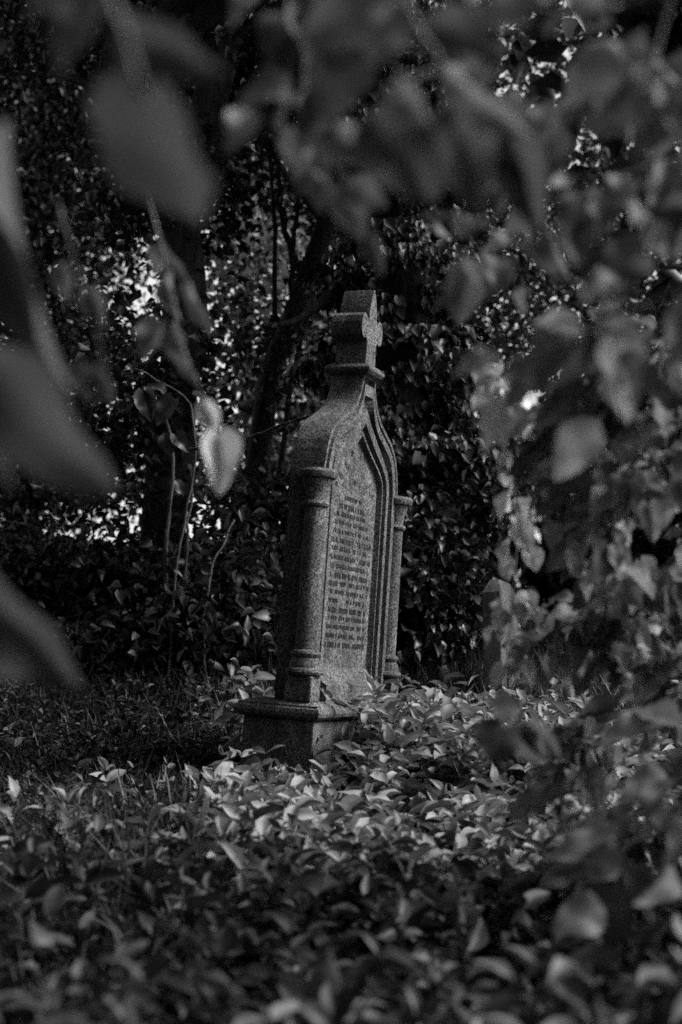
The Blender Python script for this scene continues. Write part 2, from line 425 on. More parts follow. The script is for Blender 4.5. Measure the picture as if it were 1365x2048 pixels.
def small_stone():
    d = 7.8; b = P(1004, 1300, d); top = P(1004, 1160, d)[2]
    b[2] = ground_h(b[0], b[1])-.1; h = top-b[2]
    e = empty('small_headstone', b, 'small plain block of a headstone with sloping top, half hidden behind the pale vine', 'gravestone')
    e.rotation_euler = (rad(-2), rad(5), rad(66))
    bm = bmesh.new()
    ring_stack(bm, [(-.17, .17, -.055, .055, 0), (-.165, .165, -.053, .053, h-.075), (-.155, .155, -.05, .05, h-.068), (-.10, .10, -.03, .03, h)])
    bm_obj('slab', bm, M_STONE2, e, bevel=.006)
    bm = bmesh.new(); ring_stack(bm, [(-.25, .25, -.13, .13, -.1), (-.25, .25, -.13, .13, .12), (-.21, .21, -.09, .09, .15)])
    bm_obj('base', bm, M_STONE2, e, bevel=.008)
small_stone()

# ------------------------------------------------------------------ ground cover and grass
def cover(seed, n, xr, yr, hr, Lr, keep):
    r = rs(seed)
    x = r.uniform(*xr, n); y = r.uniform(*yr, n)
    k = keep(x, y, r); x, y = x[k], y[k]; n = len(x)
    z = ground_h(x, y)
    hgt = r.uniform(*hr, n)
    lean = np.stack([r.randn(n)*.35, r.randn(n)*.35-.1, np.ones(n)], -1); lean = norm(lean)
    B, A, N, L, TN = [], [], [], [], []
    root = np.stack([x, y, z], -1)
    for lev in range(5):
        f = .3+.7*lev/4
        for s in (0, 1):
            ang = r.uniform(0, 2*np.pi, n) if s == 0 else ang+np.pi+r.uniform(-.5, .5, n)
            el = r.uniform(-.1, .9, n)+.25*(lev == 4)
            ax = np.stack([np.cos(ang)*np.cos(el), np.sin(ang)*np.cos(el), np.sin(el)], -1)
            B.append(root+lean*(hgt*f)[:, None]); A.append(ax)
            N.append(norm(np.array([0, 0, 1.])+.45*r.randn(n, 3))); L.append(r.uniform(*Lr, n)*(1-.25*(lev == 4))); TN.append(np.clip(r.rand(n), 0, 1))
    B, A, N, L, TN = map(np.concatenate, (B, A, N, L, TN))
    parts = [leaves(B, A, N, L, L*r.uniform(.36, .58, len(L)), T_VIN, seed, TN)]
    return joinarr(parts)
def in_stone(x, y, m=0.05):
    q = (np.stack([x, y, ground_h(x, y)], -1)-WT) @ WR
    return (np.abs(q[:, 0]) < .56+m) & (q[:, 1] > -.1-m) & (q[:, 1] < .25+m)
def keep_cover(x, y, r):
    fx = x/np.maximum(y, .5)
    dens = np.ones(len(x))
    dens[(y > 5.0) & (fx < -.09)] = .12                          # grass, not leaves, left of the stone
    dens[(fx < -.10)] *= .10
    dens[(y > 6.75)] *= .15
    dens *= np.clip((y-3.5)/.9, .05, 1)
    dens[(x > -.75) & (x < .02) & (y > 5.72) & (y < 6.6)] *= .15   # the face of the plinth stays clear
    return (r.rand(len(x)) < dens) & ~in_stone(x, y)
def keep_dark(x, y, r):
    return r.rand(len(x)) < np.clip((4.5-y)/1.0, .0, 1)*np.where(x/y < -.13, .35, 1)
o = link('leafy_ground_cover', None or np_mesh('leafy_ground_cover', *(lambda a: (a[0], a[1], True, a[2]))(joinarr([
    cover(8, 420, (.1, 1.1), (5.2, 6.5), (.16, .40), (.06, .11), lambda x, y, r: ~in_stone(x, y) & (x > .05+(6.5-y)*.12)),
    cover(1, 5200, (-1.6, 2.6), (3.5, 7.8), (.05, .27), (.05, .13), keep_cover),
]))), M_COVER); tag(o, 'dense low ground cover of pale oval leaves around the headstone', 'ground cover', kind='stuff')
o = link('shade_toned_undergrowth', (lambda a: np_mesh('shade_toned_undergrowth', a[0], a[1], True, a[2]))(joinarr([
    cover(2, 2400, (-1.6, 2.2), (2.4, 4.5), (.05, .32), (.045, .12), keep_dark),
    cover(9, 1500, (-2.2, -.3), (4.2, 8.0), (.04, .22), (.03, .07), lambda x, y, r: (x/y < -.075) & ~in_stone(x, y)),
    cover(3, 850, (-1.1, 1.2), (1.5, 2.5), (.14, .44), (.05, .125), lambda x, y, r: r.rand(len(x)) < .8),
])), M_SHADECOVER); tag(o, 'leafy undergrowth nearest the camera, foreground shade put into its leaf colour', 'undergrowth', kind='stuff')
def grass(seed, n, xr, yr, hr, keep):
    r = rs(seed); x = r.uniform(*xr, n); y = r.uniform(*yr, n); k = keep(x, y, r); x, y = x[k], y[k]; n = len(x)
    B = np.stack([x, y, ground_h(x, y)-.01], -1)
    A = norm(np.stack([r.randn(n)*.35+.1, r.randn(n)*.35-.05, np.ones(n)], -1)); N = norm(np.stack([r.randn(n), r.randn(n), np.full(n, .4)], -1))
    L = r.uniform(*hr, n)
    return leaves(B, A, N, L, r.uniform(.005, .009, n), [leaf_template(6, 2, 'lance', 0, .5), leaf_template(6, 2, 'lance', 0, 1.3), leaf_template(6, 2, 'lance', 0, .2)], seed)
def keep_grass(x, y, r):
    fx = x/np.maximum(y, .5)
    return ((fx < -.07) | (y > 6.9)) & ~in_stone(x, y)
a = joinarr([grass(5, 20000, (-3.2, 2.6), (5.2, 9.5), (.07, .26), keep_grass), grass(6, 9000, (-1.6, .2), (2.6, 5.2), (.08, .3), keep_grass),
             grass(7, 15000, (.2, 3.2), (6.7, 9.5), (.08, .30), lambda x, y, r: ~in_stone(x, y))])
o = link('long_grass', np_mesh('long_grass', a[0], a[1], True, a[2]), M_GRASS); tag(o, 'long unmown grass left of and behind the headstone', 'grass', kind='stuff')

# ------------------------------------------------------------------ trees
def crown_points(r, n, blobs, clump=.22, per=26):
    """clustered leaf positions inside ellipsoid blobs [(centre, radii, weight)]"""
    w = np.array([b[2] for b in blobs], float); w /= w.sum()
    nc = max(1, n//per); which = r.choice(len(blobs), nc, p=w)
    C = np.array([b[0] for b in blobs])[which]; Rr = np.array([b[1] for b in blobs])[which]
    u = norm(r.randn(nc, 3))*(r.rand(nc, 1)**.45)
    cen = C+u*Rr
    pts = np.repeat(cen, per, 0)
    d = r.randn(len(pts), 3)*clump*np.array([1, 1, .55])
    return pts+d
def foliage(seed, n, blobs, L, templates, clump=.22, per=26, flat=.6, asp=.62):
    r = rs(seed); B = crown_points(r, n, blobs, clump, per); n = len(B)
    A = norm(r.randn(n, 3)*np.array([1, 1, .6])+np.array([0, 0, -.35])); N = norm(r.randn(n, 3)*flat+np.array([0, -.1, 1.]))
    Ln = L*r.uniform(.65, 1.25, n)
    return leaves(B, A, N, Ln, Ln*r.uniform(asp*.8, asp*1.2, n), templates, seed)
def limb_set(r, path, radii, n, length, up=.4, sub=True):
    out = []
    for _ in range(n):
        k = r.randint(int(len(path)*.45), len(path)-1); p = path[k]
        d = norm(np.array([r.randn(), r.randn()*.7, up+abs(r.randn())*.4])); ln = length*r.uniform(.5, 1.1)
        q = wob(smooth_path([p, p+d*ln*.5+np.array([0, 0, .05*ln]), p+d*ln+np.array([0, 0, -.05*ln])], 9), .02*ln, r.randint(1e6))
        out.append(tube(q, np.linspace(radii[k]*.45, .012, 9), 6))
    return out
def tree(name, label, ctrl, r0, r1, blobs, n, L, seed, leafm=M_CANOPY, templates=T_LOW, limbs=7, limb_len=1.6, extra=(), group=None, clump=.22, per=26, barkm=M_BARK, asp=.62):
    r = rs(seed+500)
    path = wob(smooth_path(ctrl, 16), .009, seed); radii = np.linspace(r0, r1, 16); radii[0] *= 1.25; radii[1] *= 1.08
    e = empty(name, path[0], label, 'tree', group)
    v = tube(path, radii, 12, seed, .18); link('trunk', np_mesh('trunk', v[0], v[1], True), barkm, e)
    for q in limb_set(r, path, radii, limbs, limb_len): link('limb', np_mesh('limb', q[0], q[1], True), barkm, e)
    for (cc, a, b) in extra:
        q = tube(wob(smooth_path(cc, 12), .012, seed+3), np.linspace(a, b, 12), 8, seed, .15); link('limb', np_mesh('limb', q[0], q[1], True), barkm, e)
    f = foliage(seed, n, blobs, L, templates, clump, per, asp=asp); link('crown', np_mesh('crown', f[0], f[1], False, f[2]), leafm, e)
    return e
def gp(px, d, dz=-.1):
    q = P(px, 1300, d); q[2] = ground_h(q[0], q[1])+dz; return q
def B(px, py, d, rx, rz, ry=None, w=1.):
    """crown lobe centred on a direction, radii in metres"""
    return (P(px, py, d), np.array([rx, ry if ry else rx, rz]), w)
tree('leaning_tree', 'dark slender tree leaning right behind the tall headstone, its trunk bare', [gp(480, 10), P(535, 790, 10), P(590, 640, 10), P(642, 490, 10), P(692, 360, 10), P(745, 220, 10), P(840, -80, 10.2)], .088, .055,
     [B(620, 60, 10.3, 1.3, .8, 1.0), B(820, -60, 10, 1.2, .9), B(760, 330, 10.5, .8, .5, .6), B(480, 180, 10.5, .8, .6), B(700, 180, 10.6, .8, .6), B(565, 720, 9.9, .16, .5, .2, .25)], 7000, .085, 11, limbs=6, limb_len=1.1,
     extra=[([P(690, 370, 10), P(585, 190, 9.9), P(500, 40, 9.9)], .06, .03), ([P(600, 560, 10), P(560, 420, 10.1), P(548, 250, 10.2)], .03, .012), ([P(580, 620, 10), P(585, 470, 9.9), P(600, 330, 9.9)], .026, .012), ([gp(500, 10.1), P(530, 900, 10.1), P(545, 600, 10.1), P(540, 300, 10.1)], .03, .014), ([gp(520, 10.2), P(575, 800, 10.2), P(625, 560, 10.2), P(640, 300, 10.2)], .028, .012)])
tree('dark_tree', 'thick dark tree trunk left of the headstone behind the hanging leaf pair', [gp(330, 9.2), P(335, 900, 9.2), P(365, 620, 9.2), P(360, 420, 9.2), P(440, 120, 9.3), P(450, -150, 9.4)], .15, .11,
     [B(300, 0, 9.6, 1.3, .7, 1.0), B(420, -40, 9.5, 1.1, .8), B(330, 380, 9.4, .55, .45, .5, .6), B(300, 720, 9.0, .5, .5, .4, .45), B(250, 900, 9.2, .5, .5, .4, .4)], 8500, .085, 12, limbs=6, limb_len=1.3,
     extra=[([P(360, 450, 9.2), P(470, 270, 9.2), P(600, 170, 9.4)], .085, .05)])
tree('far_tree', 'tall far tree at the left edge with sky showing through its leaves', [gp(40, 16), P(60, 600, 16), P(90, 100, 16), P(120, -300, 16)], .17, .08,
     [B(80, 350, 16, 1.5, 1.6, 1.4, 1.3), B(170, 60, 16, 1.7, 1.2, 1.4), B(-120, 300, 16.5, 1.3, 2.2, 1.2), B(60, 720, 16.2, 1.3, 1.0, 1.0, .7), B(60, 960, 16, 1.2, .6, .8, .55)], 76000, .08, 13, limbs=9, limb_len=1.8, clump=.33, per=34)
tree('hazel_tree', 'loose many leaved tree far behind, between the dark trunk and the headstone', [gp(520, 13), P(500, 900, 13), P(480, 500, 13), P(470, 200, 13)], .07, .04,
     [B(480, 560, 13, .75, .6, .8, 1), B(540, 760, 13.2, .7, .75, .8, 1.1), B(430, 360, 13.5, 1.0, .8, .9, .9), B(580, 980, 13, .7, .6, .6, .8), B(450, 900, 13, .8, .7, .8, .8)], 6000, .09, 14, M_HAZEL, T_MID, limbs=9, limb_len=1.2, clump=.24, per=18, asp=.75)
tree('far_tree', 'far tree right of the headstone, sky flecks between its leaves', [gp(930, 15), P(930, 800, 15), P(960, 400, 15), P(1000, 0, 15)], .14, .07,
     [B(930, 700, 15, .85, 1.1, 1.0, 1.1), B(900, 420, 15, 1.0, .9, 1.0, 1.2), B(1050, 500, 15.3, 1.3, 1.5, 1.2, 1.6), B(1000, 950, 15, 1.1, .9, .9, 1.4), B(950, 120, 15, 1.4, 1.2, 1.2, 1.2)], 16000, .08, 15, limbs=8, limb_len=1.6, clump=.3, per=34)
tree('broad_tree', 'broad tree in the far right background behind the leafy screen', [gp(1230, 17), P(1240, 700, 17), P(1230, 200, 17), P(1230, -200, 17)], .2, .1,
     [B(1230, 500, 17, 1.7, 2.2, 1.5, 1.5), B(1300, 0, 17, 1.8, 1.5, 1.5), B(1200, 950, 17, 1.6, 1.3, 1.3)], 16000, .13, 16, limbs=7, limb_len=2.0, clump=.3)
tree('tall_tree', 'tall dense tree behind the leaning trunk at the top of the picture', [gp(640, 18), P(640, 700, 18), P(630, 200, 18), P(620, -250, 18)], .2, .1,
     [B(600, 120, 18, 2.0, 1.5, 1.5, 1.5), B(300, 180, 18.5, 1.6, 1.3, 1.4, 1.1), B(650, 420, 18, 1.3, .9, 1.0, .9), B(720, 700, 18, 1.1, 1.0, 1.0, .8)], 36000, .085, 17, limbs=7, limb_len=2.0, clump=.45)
# added trees outside the view, crowns shaped to block sky light and sun
def wtree(label, x, y, blobs, n, seed):
    z = float(ground_h(x, y))
    return tree('added_shade_tree', label, [(x, y, z-.1), (x+.1, y, z+2), (x-.1, y+.1, z+5), (x, y, z+8)], .22, .1, [(np.array(c, float), np.array(q, float), w) for c, q, w in blobs], n, .34, seed, limbs=5, limb_len=2.0, clump=.5, per=14)
wtree('broad tree added behind the camera to cut the sky light', .3, -5, [((0, -4.2, 3), (5, 1.2, 3.2), 1.2)], 6500, 101)
wtree('spreading tree added at the left, boughs placed overhead to keep sky light off the headstone', -4.6, 3.5, [((-4.2, 3, 2.6), (1.2, 5, 2.6), 1.3), ((-1.0, 4.0, 4.9), (2.8, 1.7, .7), .9), ((-2.6, 8, 6.6), (2.6, 3, 1.2), .9), ((-.2, 4.7, 4.6), (1.8, 1.0, .4), .35)], 13000, 102)
wtree('tree added at the right behind the camera to block light', 4.2, -1.5, [((3.8, -2.2, 3.0), (1.6, 1.6, 2.6), 1.2)], 1800, 103)
wtree('tree added at the right beyond the small headstone to shade the ivy, mostly out of the picture', 4.4, 10.5, [((4.0, 10.2, 3.4), (1.3, 2.0, 2.4), 1.2), ((3.4, 9.6, 6), (1.8, 2.2, 1.5), 1)], 4200, 104)
# ivy clad tree right behind the stone
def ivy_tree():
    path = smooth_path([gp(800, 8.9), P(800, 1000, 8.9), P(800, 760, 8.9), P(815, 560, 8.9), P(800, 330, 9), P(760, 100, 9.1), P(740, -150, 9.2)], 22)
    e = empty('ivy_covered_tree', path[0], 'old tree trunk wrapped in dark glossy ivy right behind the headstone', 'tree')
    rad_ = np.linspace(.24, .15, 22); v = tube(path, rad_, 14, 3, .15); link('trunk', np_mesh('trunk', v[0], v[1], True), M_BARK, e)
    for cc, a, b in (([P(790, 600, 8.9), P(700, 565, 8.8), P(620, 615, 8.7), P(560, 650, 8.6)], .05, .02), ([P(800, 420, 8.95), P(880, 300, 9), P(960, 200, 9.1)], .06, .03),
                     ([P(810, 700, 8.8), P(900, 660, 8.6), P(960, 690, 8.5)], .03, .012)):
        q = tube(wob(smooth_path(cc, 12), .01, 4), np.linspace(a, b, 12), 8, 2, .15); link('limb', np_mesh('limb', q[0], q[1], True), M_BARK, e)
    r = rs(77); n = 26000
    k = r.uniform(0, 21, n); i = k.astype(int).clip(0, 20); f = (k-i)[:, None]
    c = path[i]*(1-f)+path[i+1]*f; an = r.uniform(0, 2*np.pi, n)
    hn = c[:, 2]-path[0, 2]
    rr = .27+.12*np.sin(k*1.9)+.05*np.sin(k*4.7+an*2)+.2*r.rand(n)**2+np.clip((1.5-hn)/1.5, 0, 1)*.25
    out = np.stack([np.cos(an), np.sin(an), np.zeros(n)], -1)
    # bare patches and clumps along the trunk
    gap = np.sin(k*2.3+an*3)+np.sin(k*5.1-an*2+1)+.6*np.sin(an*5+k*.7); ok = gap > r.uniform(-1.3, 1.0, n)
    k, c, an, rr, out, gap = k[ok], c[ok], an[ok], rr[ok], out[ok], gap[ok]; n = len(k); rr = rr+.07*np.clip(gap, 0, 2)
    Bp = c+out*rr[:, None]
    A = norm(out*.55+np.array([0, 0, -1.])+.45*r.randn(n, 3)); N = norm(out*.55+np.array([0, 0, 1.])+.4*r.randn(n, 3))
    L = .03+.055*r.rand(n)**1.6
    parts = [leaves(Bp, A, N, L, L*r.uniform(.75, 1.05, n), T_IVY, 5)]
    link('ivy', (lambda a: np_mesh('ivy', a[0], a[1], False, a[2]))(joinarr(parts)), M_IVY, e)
    # drooping sprays that stand out from the trunk
    for s in range(26):
        k = r.randint(5, 16); p = path[k]; an = r.uniform(-2.6, -.1)
        d = np.array([math.cos(an), math.sin(an)*.8, .15]); ln = r.uniform(.35, .75)
        pts = smooth_path([p, p+d*ln*.55+np.array([0, 0, .1]), p+d*ln+np.array([0, 0, -.25*ln-.1])], 10)
        m = 26; kk = r.uniform(3, 9, m); ii = kk.astype(int).clip(0, 8); cpt = pts[ii]+(pts[ii+1]-pts[ii])*(kk-ii)[:, None]
        t = norm(pts[ii+1]-pts[ii]); side = norm(np.cross(t, [0, 0, 1.]))*np.where(np.arange(m) % 2, 1, -1)[:, None]
        A = norm(t*.5+side*.7+np.array([0, 0, -.55])+.25*r.randn(m, 3)); N = norm(np.array([0, -.2, 1.])+.35*r.randn(m, 3))
        L = r.uniform(.045, .08, m)
        q = joinarr([leaves(cpt, A, N, L, L*.7, T_MID, s), tube(pts, np.linspace(.006, .002, 10), 5)])
        link('ivy_spray', np_mesh('ivy_spray', q[0], q[1], False, q[2]), M_IVY, e)
ivy_tree()

# ------------------------------------------------------------------ shrubs and climbers in the middle distance
def shrub(name, label, centre, blobs, n, L, seed, m=M_UNDER, templates=T_MID, stems=5, clump=.14, per=16, cat='shrub', asp=.65):
    r = rs(seed+900); e = empty(name, centre, label, cat)
    parts = []
    for _ in range(stems):
        b = blobs[r.randint(len(blobs))]; tip = b[0]+r.randn(3)*b[1]*.5
        base = np.array(centre)+np.array([r.randn()*.08, r.randn()*.08, 0])
        parts.append(tube(wob(smooth_path([base, (base+tip)/2+np.array([0, 0, .15]), tip], 10), .012, r.randint(1e6)), np.linspace(.014, .004, 10), 6))
    q = joinarr(parts); link('stems', np_mesh('stems', q[0], q[1], True), M_STEM, e)
    f = foliage(seed, n, blobs, L, templates, clump, per, asp=asp); link('foliage', np_mesh('foliage', f[0], f[1], False, f[2]), m, e)
    return e
shrub('dark_shrub', 'low dark shrub on the bank at the left, under the flecked sky', gp(150, 9.5), [B(120, 1130, 9.5, .8, .3, .6), B(300, 1180, 9.0, .6, .35, .5), B(40, 1200, 9.2, .7, .4, .5), B(200, 1300, 8.6, .7, .2, .5)], 5200, .075, 31, M_CANOPY)
shrub('bramble_shrub', 'arching shrub with drooping leaves beside the left edge of the headstone', gp(450, 8.6), [B(470, 1180, 8.4, .4, .3, .4, 1), B(520, 1050, 8.8, .3, .35, .4, .8), B(400, 1260, 8.2, .4, .2, .3, .7)], 3600, .075, 32, M_UNDER)
shrub('ivy_shrub', 'wide heap of ivy between the tall headstone and the small one', gp(900, 8.9), [B(870, 1000, 8.9, .38, .55, .4, 1.2), B(870, 1180, 8.7, .30, .35, .4, 1.1), B(830, 1150, 8.5, .25, .4, .3, .7)], 9000, .06, 33, M_IVY, T_IVY, clump=.10, per=38, asp=.85)
shrub('dark_shrub', 'low dark shrub on the bank at the right behind the small headstone', gp(1180, 11), [B(1150, 1130, 11, .7, .4, .5), B(1320, 1120, 11, .7, .5, .5), B(1050, 1150, 11, .4, .3, .4)], 4200, .09, 34, M_CANOPY)
def climber(name, label, ctrl, r0, r1, leaf_px=(), seed=0, d=8.):
    path = wob(smooth_path(ctrl, 22), .006, seed); e = empty(name, path[0], label, 'plant stem')
    q = tube(path, np.linspace(r0, r1, 22), 7, seed, .2); link('stem', np_mesh('stem', q[0], q[1], True), M_STEM, e)
    if leaf_px:
        r = rs(seed); Bp = np.array([P(x, y, dd) for x, y, x2, y2, dd in leaf_px]); Tp = np.array([P(x2, y2, dd) for x, y, x2, y2, dd in leaf_px])
        ax = Tp-Bp; L = np.linalg.norm(ax, axis=1)
        f = leaves(Bp, ax, norm(np.array([.3, -1, .4])+.4*r.randn(len(Bp), 3)), L, L*.72, T_NEAR, seed); link('foliage', np_mesh('foliage', f[0], f[1], True, f[2]), M_UNDER, e)
climber('sapling_stem', 'pale thin sapling stem rising left of the headstone, longest of the bare stems', [gp(335, 8), P(350, 1200, 8), P(368, 1040, 8), P(385, 940, 8), P(384, 860, 8), P(376, 800, 8), P(330, 765, 8), P(270, 738, 8)], .0095, .005,
        [(345, 800, 310, 850, 8), (330, 865, 342, 912, 8), (352, 870, 380, 905, 8), (290, 785, 305, 845, 8), (262, 800, 250, 785, 8), (330, 790, 300, 760, 8), (280, 820, 290, 845, 8), (395, 985, 402, 1005, 8), (350, 960, 370, 990, 8)], 41)
climber('sapling_stem', 'crooked knobbly stem just left of the longest sapling stem', [gp(322, 8.3), P(325, 1120, 8.3), P(335, 1020, 8.3), P(345, 920, 8.3), P(330, 830, 8.3)], .016, .009, (), 42)
climber('sapling_stem', 'thin sapling stem crossing close beside the longest stem', [gp(362, 8.1), P(372, 1150, 8.1), P(380, 1010, 8.1), P(392, 900, 8.1)], .010, .006, (), 43)
climber('bare_twig', 'long bare twig reaching across toward the shoulder of the headstone', [P(380, 900, 7.6), P(470, 882, 7.4), P(545, 855, 7.2), P(640, 830, 7.0)], .010, .005, (), 44)
climber('sapling_stem', 'forked thin stem low beside the headstone, among drooping leaves', [gp(408, 8), P(412, 1250, 8), P(430, 1130, 8), P(470, 1040, 8.2)], .012, .005, (), 45)

# ------------------------------------------------------------------ near branches, out of focus
def near_branch(name, label, stem, r0, r1, leaf_list, seed, m=M_NEAR, group=None, cat='branch', tone=None, pale=(), pale_m=None, zs=1.):
    """stem: [(px,py,d)]; leaf_list: [(base px,py, tip px,py, d, width px, roll, tilt)]  each leaf a part"""
    r = rs(seed); stem = [(x, y, d*zs) for x, y, d in stem]; leaf_list = [(a0, a1, a2, a3, d*zs, *rest) for a0, a1, a2, a3, d, *rest in leaf_list]
    path = wob(smooth_path([P(*q) for q in stem], 16), .0015, seed)
    e = empty(name, path[0], label, cat, group)
    q = tube(path, np.linspace(r0, r1, 16), 7); link('stem', np_mesh('stem', q[0], q[1], True), M_TWIG, e)
    for k, (x0, y0, x1, y1, d, w, roll, tilt) in enumerate(leaf_list):
        b = P(x0, y0, d); t = P(x1, y1, d*(1+tilt)); ax = t-b; L = np.linalg.norm(ax)
        v = norm(CR @ np.array([0, -1, 0.])); side = norm(np.cross(ax, v)); c = math.cos(rad(roll)); s = math.sin(rad(roll))
        n = v*c+side*s
        wid = w/FPX*d/max(.25, abs(c))
        j = int(np.argmin(np.linalg.norm(path-b, axis=1)))
        f = leaves(b[None], ax[None], n[None], np.array([L]), np.array([wid]), [T_NEAR[(k+seed) % 4]], seed+k, np.array([r.rand() if tone is None else tone]))
        pt = tube(smooth_path([path[j], (path[j]+b)/2+np.array([0, 0, .004]), b+ax*.03], 6), np.full(6, .0012), 5)
        g = joinarr([f, pt]); link('leaf', np_mesh('leaf', g[0], g[1], True, g[2]), (pale_m or M_PALE) if k in pale else m, e)
def wild_branch(name, label, stem, n, L, seed, spread=.05, m=M_NEAR, group=None, r0=.006, droop=.5, twigs=4, cat='branch'):
    """random leaves along a stem, with side twigs"""
    r = rs(seed); path = wob(smooth_path([P(*q) for q in stem], 24), .004, seed)
    e = empty(name, path[0], label, cat, group); parts = [tube(path, np.linspace(r0, .0015, 24), 7)]
    paths = [path]
    for _ in range(twigs):
        k = r.randint(3, 21); d = norm(path[min(k+1, 23)]-path[k])
        dd = norm(d+r.randn(3)*.8+np.array([0, 0, -.3])); ln = r.uniform(.08, .2)*(spread/.05)
        q = smooth_path([path[k], path[k]+dd*ln*.5, path[k]+dd*ln+np.array([0, 0, -.15*ln])], 10); paths.append(q); parts.append(tube(q, np.linspace(r0*.5, .001, 10), 5))
    q = joinarr(parts); link('stem', np_mesh('stem', q[0], q[1], True), M_TWIG, e)
    Bp, A, N, LL = [], [], [], []
    tot = sum(len(p) for p in paths)
    for i in range(n):
        p = paths[r.choice(len(paths), p=[len(x)/tot for x in paths])]; k = r.uniform(0, len(p)-1.01); j = int(k); c = p[j]+(p[j+1]-p[j])*(k-j)
        t = norm(p[j+1]-p[j]); o = r.randn(3); o -= (o@t)*t; o = norm(o)
        Bp.append(c+o*r.uniform(.1, 1)*spread); A.append(norm(t*.4+o*.8+np.array([0, 0, -droop])+.2*r.randn(3))); N.append(norm(np.array([.15, -.75, .6])+.5*r.randn(3))); LL.append(L*r.uniform(.6, 1.25))
    Bp, A, N, LL = map(np.array, (Bp, A, N, LL))
    f = leaves(Bp, A, N, LL, LL*r.uniform(.55, .9, n), T_NEAR, seed); link('foliage', np_mesh('foliage', f[0], f[1], True, f[2]), m, e)
near_branch('broad_leaf_branch', 'big blurred leaves hanging in from the left edge, nearest of all', [(-420, 520, 1.0), (-120, 600, 1.0), (-60, 1100, 1.0), (-70, 1200, 1.0)], .004, .002,
    [(-60, 680, 205, 1030, 1.0, 235, 25, .05), (-70, 1130, 160, 1415, 1.05, 175, 12, .05), (20, 240, 15, 780, 1.1, 130, 35, .0), (-120, 700, 20, 990, 1.1, 180, 10, 0)], 51, tone=.25, zs=1.25)
near_branch('broad_leaf_branch', 'blurred spray with one wide leaf hanging over the upper left of the view', [(120, -250, .8), (210, -20, .8), (270, 140, .8), (300, 210, .8)], .004, .002,
    [(300, 200, 375, 475, .85, 250, 25, .08), (225, 30, 420, 170, .9, 110, 40, 0), (210, 20, 110, 150, .95, 110, 35, 0), (250, 130, 205, 270, .95, 70, 45, 0), (190, -60, 40, 20, 1., 120, 30, 0)], 52, tone=.1, zs=1.3)
near_branch('hanging_sprig', 'hanging sprig ending in a pale diamond shaped leaf left of the headstone', [(290, 380, 2.4), (330, 500, 2.4), (352, 640, 2.4), (385, 740, 2.4), (430, 868, 2.4)], .003, .0012,
    [(408, 798, 430, 866, 2.4, 50, 10, 0), (434, 876, 440, 992, 2.4, 74, -20, 0), (345, 645, 380, 775, 2.4, 44, 40, 0), (385, 575, 418, 672, 2.35, 30, 55, 0), (345, 540, 335, 640, 2.4, 36, 50, 0), (320, 650, 285, 725, 2.5, 60, 20, 0), (325, 490, 305, 550, 2.5, 40, 30, 0), (335, 505, 372, 565, 2.45, 34, 40, 0)], 53, pale=(0, 1))
near_branch('hanging_sprig', 'dim hanging sprig of small leaves in front of the flecked sky at left', [(120, 400, 2.0), (160, 520, 2.0), (195, 640, 2.0), (210, 740, 2.0)], .002, .001,
    [(185, 585, 205, 660, 2.0, 55, 10, 0), (165, 720, 170, 805, 2.0, 50, 20, 0), (212, 735, 220, 815, 2.0, 42, 40, 0), (140, 520, 120, 600, 2.0, 50, 30, 0)], 54)
near_branch('hanging_sprig', 'sprig drooping from the top to just above the finial of the headstone', [(640, 120, 1.9), (655, 260, 1.9), (690, 380, 1.95), (745, 470, 2.0)], .003, .0012,
    [(645, 300, 590, 388, 1.9, 75, 10, 0), (690, 385, 722, 480, 1.95, 82, 5, 0), (742, 462, 758, 550, 2.0, 44, 20, 0), (660, 330, 640, 430, 1.95, 55, 40, 0), (700, 360, 770, 420, 1.9, 60, 30, 0), (650, 200, 600, 300, 1.8, 80, 20, 0), (670, 250, 740, 340, 1.8, 80, 20, 0)], 55)
near_branch('broad_leaf_branch', 'near spray at the top right with one bright curled leaf', [(760, -150, 1.25), (840, 60, 1.25), (905, 160, 1.25), (960, 230, 1.3)], .004, .0015,
    [(920, 170, 1062, 290, 1.25, 60, 40, 0), (735, 225, 860, 400, 1.25, 150, 10, 0), (800, 170, 860, 250, 1.2, 60, 45, 0), (720, 100, 640, 240, 1.3, 130, 20, 0), (880, 60, 1010, 130, 1.3, 110, 10, 0), (900, 200, 960, 420, 1.35, 140, 5, 0), (860, 280, 870, 400, 1.3, 110, 20, 0), (830, 20, 700, 80, 1.3, 140, 10, 0), (960, 300, 1050, 380, 1.4, 80, 50, 0), (780, 0, 600, 40, 1.2, 160, 10, 0), (1020, 260, 1080, 470, 1.4, 120, 15, 0)], 56, pale=(0,), pale_m=M_COVER, zs=1.2)
gW = 'leafy branches screening the right side'
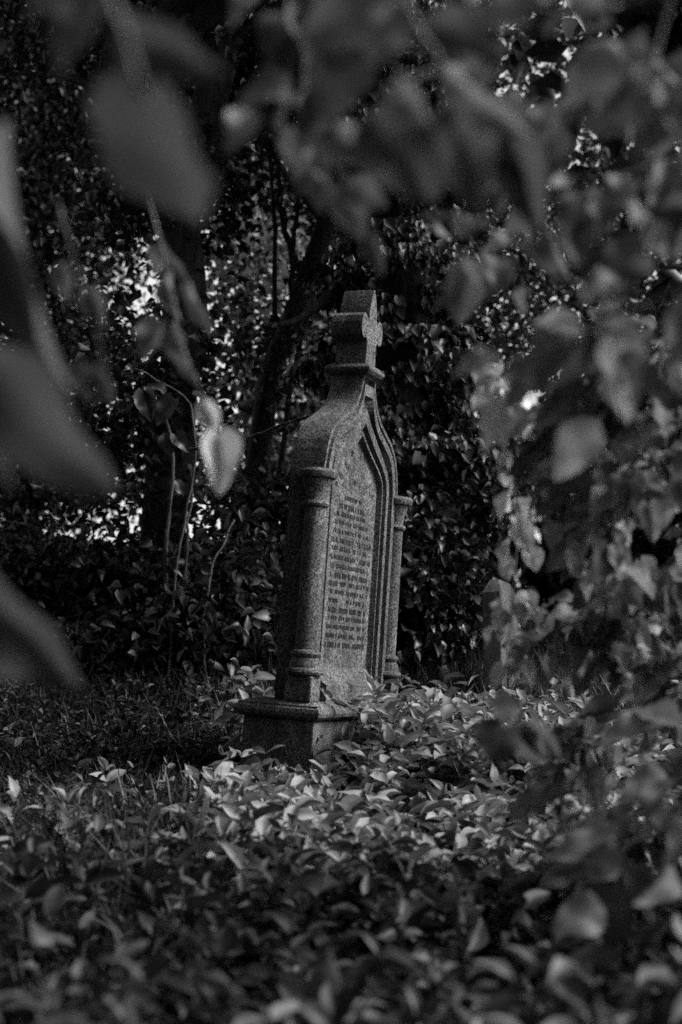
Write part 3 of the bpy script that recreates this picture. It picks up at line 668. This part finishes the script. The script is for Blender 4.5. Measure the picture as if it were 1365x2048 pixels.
specs = [
 ('blurred leafy branch crossing the top edge from the right corner', [(1500, -80, 1.3), (1250, 20, 1.35), (1000, 30, 1.4), (750, 10, 1.4), (560, -20, 1.45)], 46, .065),
 ('near leafy branch sloping down from the top right corner', [(1520, 60, 1.5), (1300, 160, 1.5), (1120, 230, 1.55), (1020, 310, 1.6), (950, 380, 1.7)], 52, .06),
 ('leafy branch at the right edge above the middle, small leaves', [(1520, 300, 1.7), (1330, 330, 1.7), (1180, 380, 1.75), (1090, 460, 1.9), (1050, 540, 2.0)], 60, .06),
 ('wide blurred branch of big leaves at the right edge below the top cluster', [(1520, 520, 1.5), (1350, 580, 1.55), (1200, 640, 1.6), (1190, 690, 1.7)], 30, .07),
 ('drooping branch beside the pale vine, its leaves broad', [(1480, 640, 2.2), (1300, 700, 2.2), (1150, 780, 2.3), (1090, 900, 2.4)], 46, .075),
 ('dense drooping spray in the middle of the right edge', [(1500, 760, 2.2), (1330, 860, 2.2), (1230, 980, 2.3), (1180, 1120, 2.4)], 60, .07),
 ('low arching branch at the right edge under the dense spray', [(1520, 1050, 2.4), (1350, 1120, 2.4), (1220, 1220, 2.5), (1130, 1330, 2.6)], 64, .065),
 ('leafy branch at the lower right edge above the dark undergrowth', [(1520, 1300, 2.5), (1350, 1370, 2.5), (1200, 1480, 2.6), (1090, 1540, 2.7)], 60, .07),
 ('lowest blurred branch in the right corner, leaves hanging over the ground cover', [(1520, 1520, 2.3), (1360, 1620, 2.3), (1220, 1700, 2.4), (1080, 1760, 2.5)], 50, .07),
]
for i, (lab, st, n, L) in enumerate(specs):
    n = int(n*(.8 if i < 4 else 2.1)); L = L*(1.16 if i < 4 else .95)
    k_ = 1.25 if i < 4 else 1.45
    st = [(x, y, d*k_) for x, y, d in st]; L = L*(1.1 if i < 4 else 1.22)
    wild_branch('leafy_branch', lab, st, n, L, 60+i, spread=.07 if i < 4 else .09, group=gW, twigs=5, m=M_NEAR if i < 3 else M_CURTAIN)
wild_branch('pale_vine', 'pale leafed vine hanging in a strand before the small headstone', [(1005, 720, 3.5), (1012, 800, 3.5), (1030, 880, 3.5), (1040, 1040, 3.55), (1030, 1180, 3.55), (1015, 1345, 3.6)], 95, .06, 81, spread=.05, m=M_PALE, r0=.006, droop=.9, twigs=2, cat='vine')
for i, (st, n) in enumerate([([(2500, 1000, 3.3), (2100, 1150, 3.3), (1750, 1300, 3.3), (1480, 1500, 3.2)], 160),  # branches added past the right edge to throw shade on the near ground
                             ([(2300, 1250, 2.6), (2000, 1350, 2.6), (1700, 1500, 2.6), (1500, 1700, 2.6)], 160), ([(2300, 1400, 3.7), (1900, 1400, 3.6), (1600, 1450, 3.5), (1400, 1600, 3.4)], 150)]):
    wild_branch('leafy_branch', ['highest', 'lowest', 'farthest'][i]+' of the leafy branches added beyond the right edge to shade the foreground', st, n, .10, 90+i, spread=.14, group=gW, twigs=8)
near_branch('hanging_sprig', 'folded leaf pair hanging at the foot of the pale vine', [(1040, 1330, 2.6), (1050, 1400, 2.6), (1030, 1460, 2.6)], .002, .001,
    [(1010, 1455, 985, 1530, 2.6, 90, 30, 0), (1035, 1455, 1085, 1535, 2.6, 70, 45, 0), (1060, 1450, 1120, 1520, 2.6, 60, 20, 0), (1030, 1390, 990, 1440, 2.6, 60, 20, 0)], 82)
near_branch('hanging_sprig', 'single rounded leaf on a drooping stalk at the lower right', [(1290, 1560, 2.3), (1240, 1640, 2.3), (1210, 1690, 2.3)], .002, .001,
    [(1208, 1685, 1205, 1765, 2.3, 84, 5, 0), (1225, 1655, 1200, 1690, 2.3, 35, 40, 0)], 83)
near_branch('leafy_sprig', 'thin sprig with pale leaves climbing against the front of the plinth', [(790, 1500, 5.9), (735, 1440, 5.9), (690, 1410, 5.95), (650, 1385, 5.95), (640, 1375, 5.95)], .004, .002,
    [(660, 1395, 645, 1375, 5.95, 14, 20, 0), (735, 1450, 740, 1408, 5.9, 34, 10, 0), (690, 1415, 660, 1398, 5.95, 12, 20, 0), (700, 1400, 740, 1400, 5.95, 9, 40, 0), (745, 1375, 730, 1345, 5.95, 13, 20, 0), (745, 1380, 775, 1372, 5.95, 10, 30, 0), (700, 1450, 695, 1490, 5.9, 26, 10, 0), (720, 1460, 745, 1475, 5.9, 24, 20, 0)], 84, m=M_COVER, cat='plant')
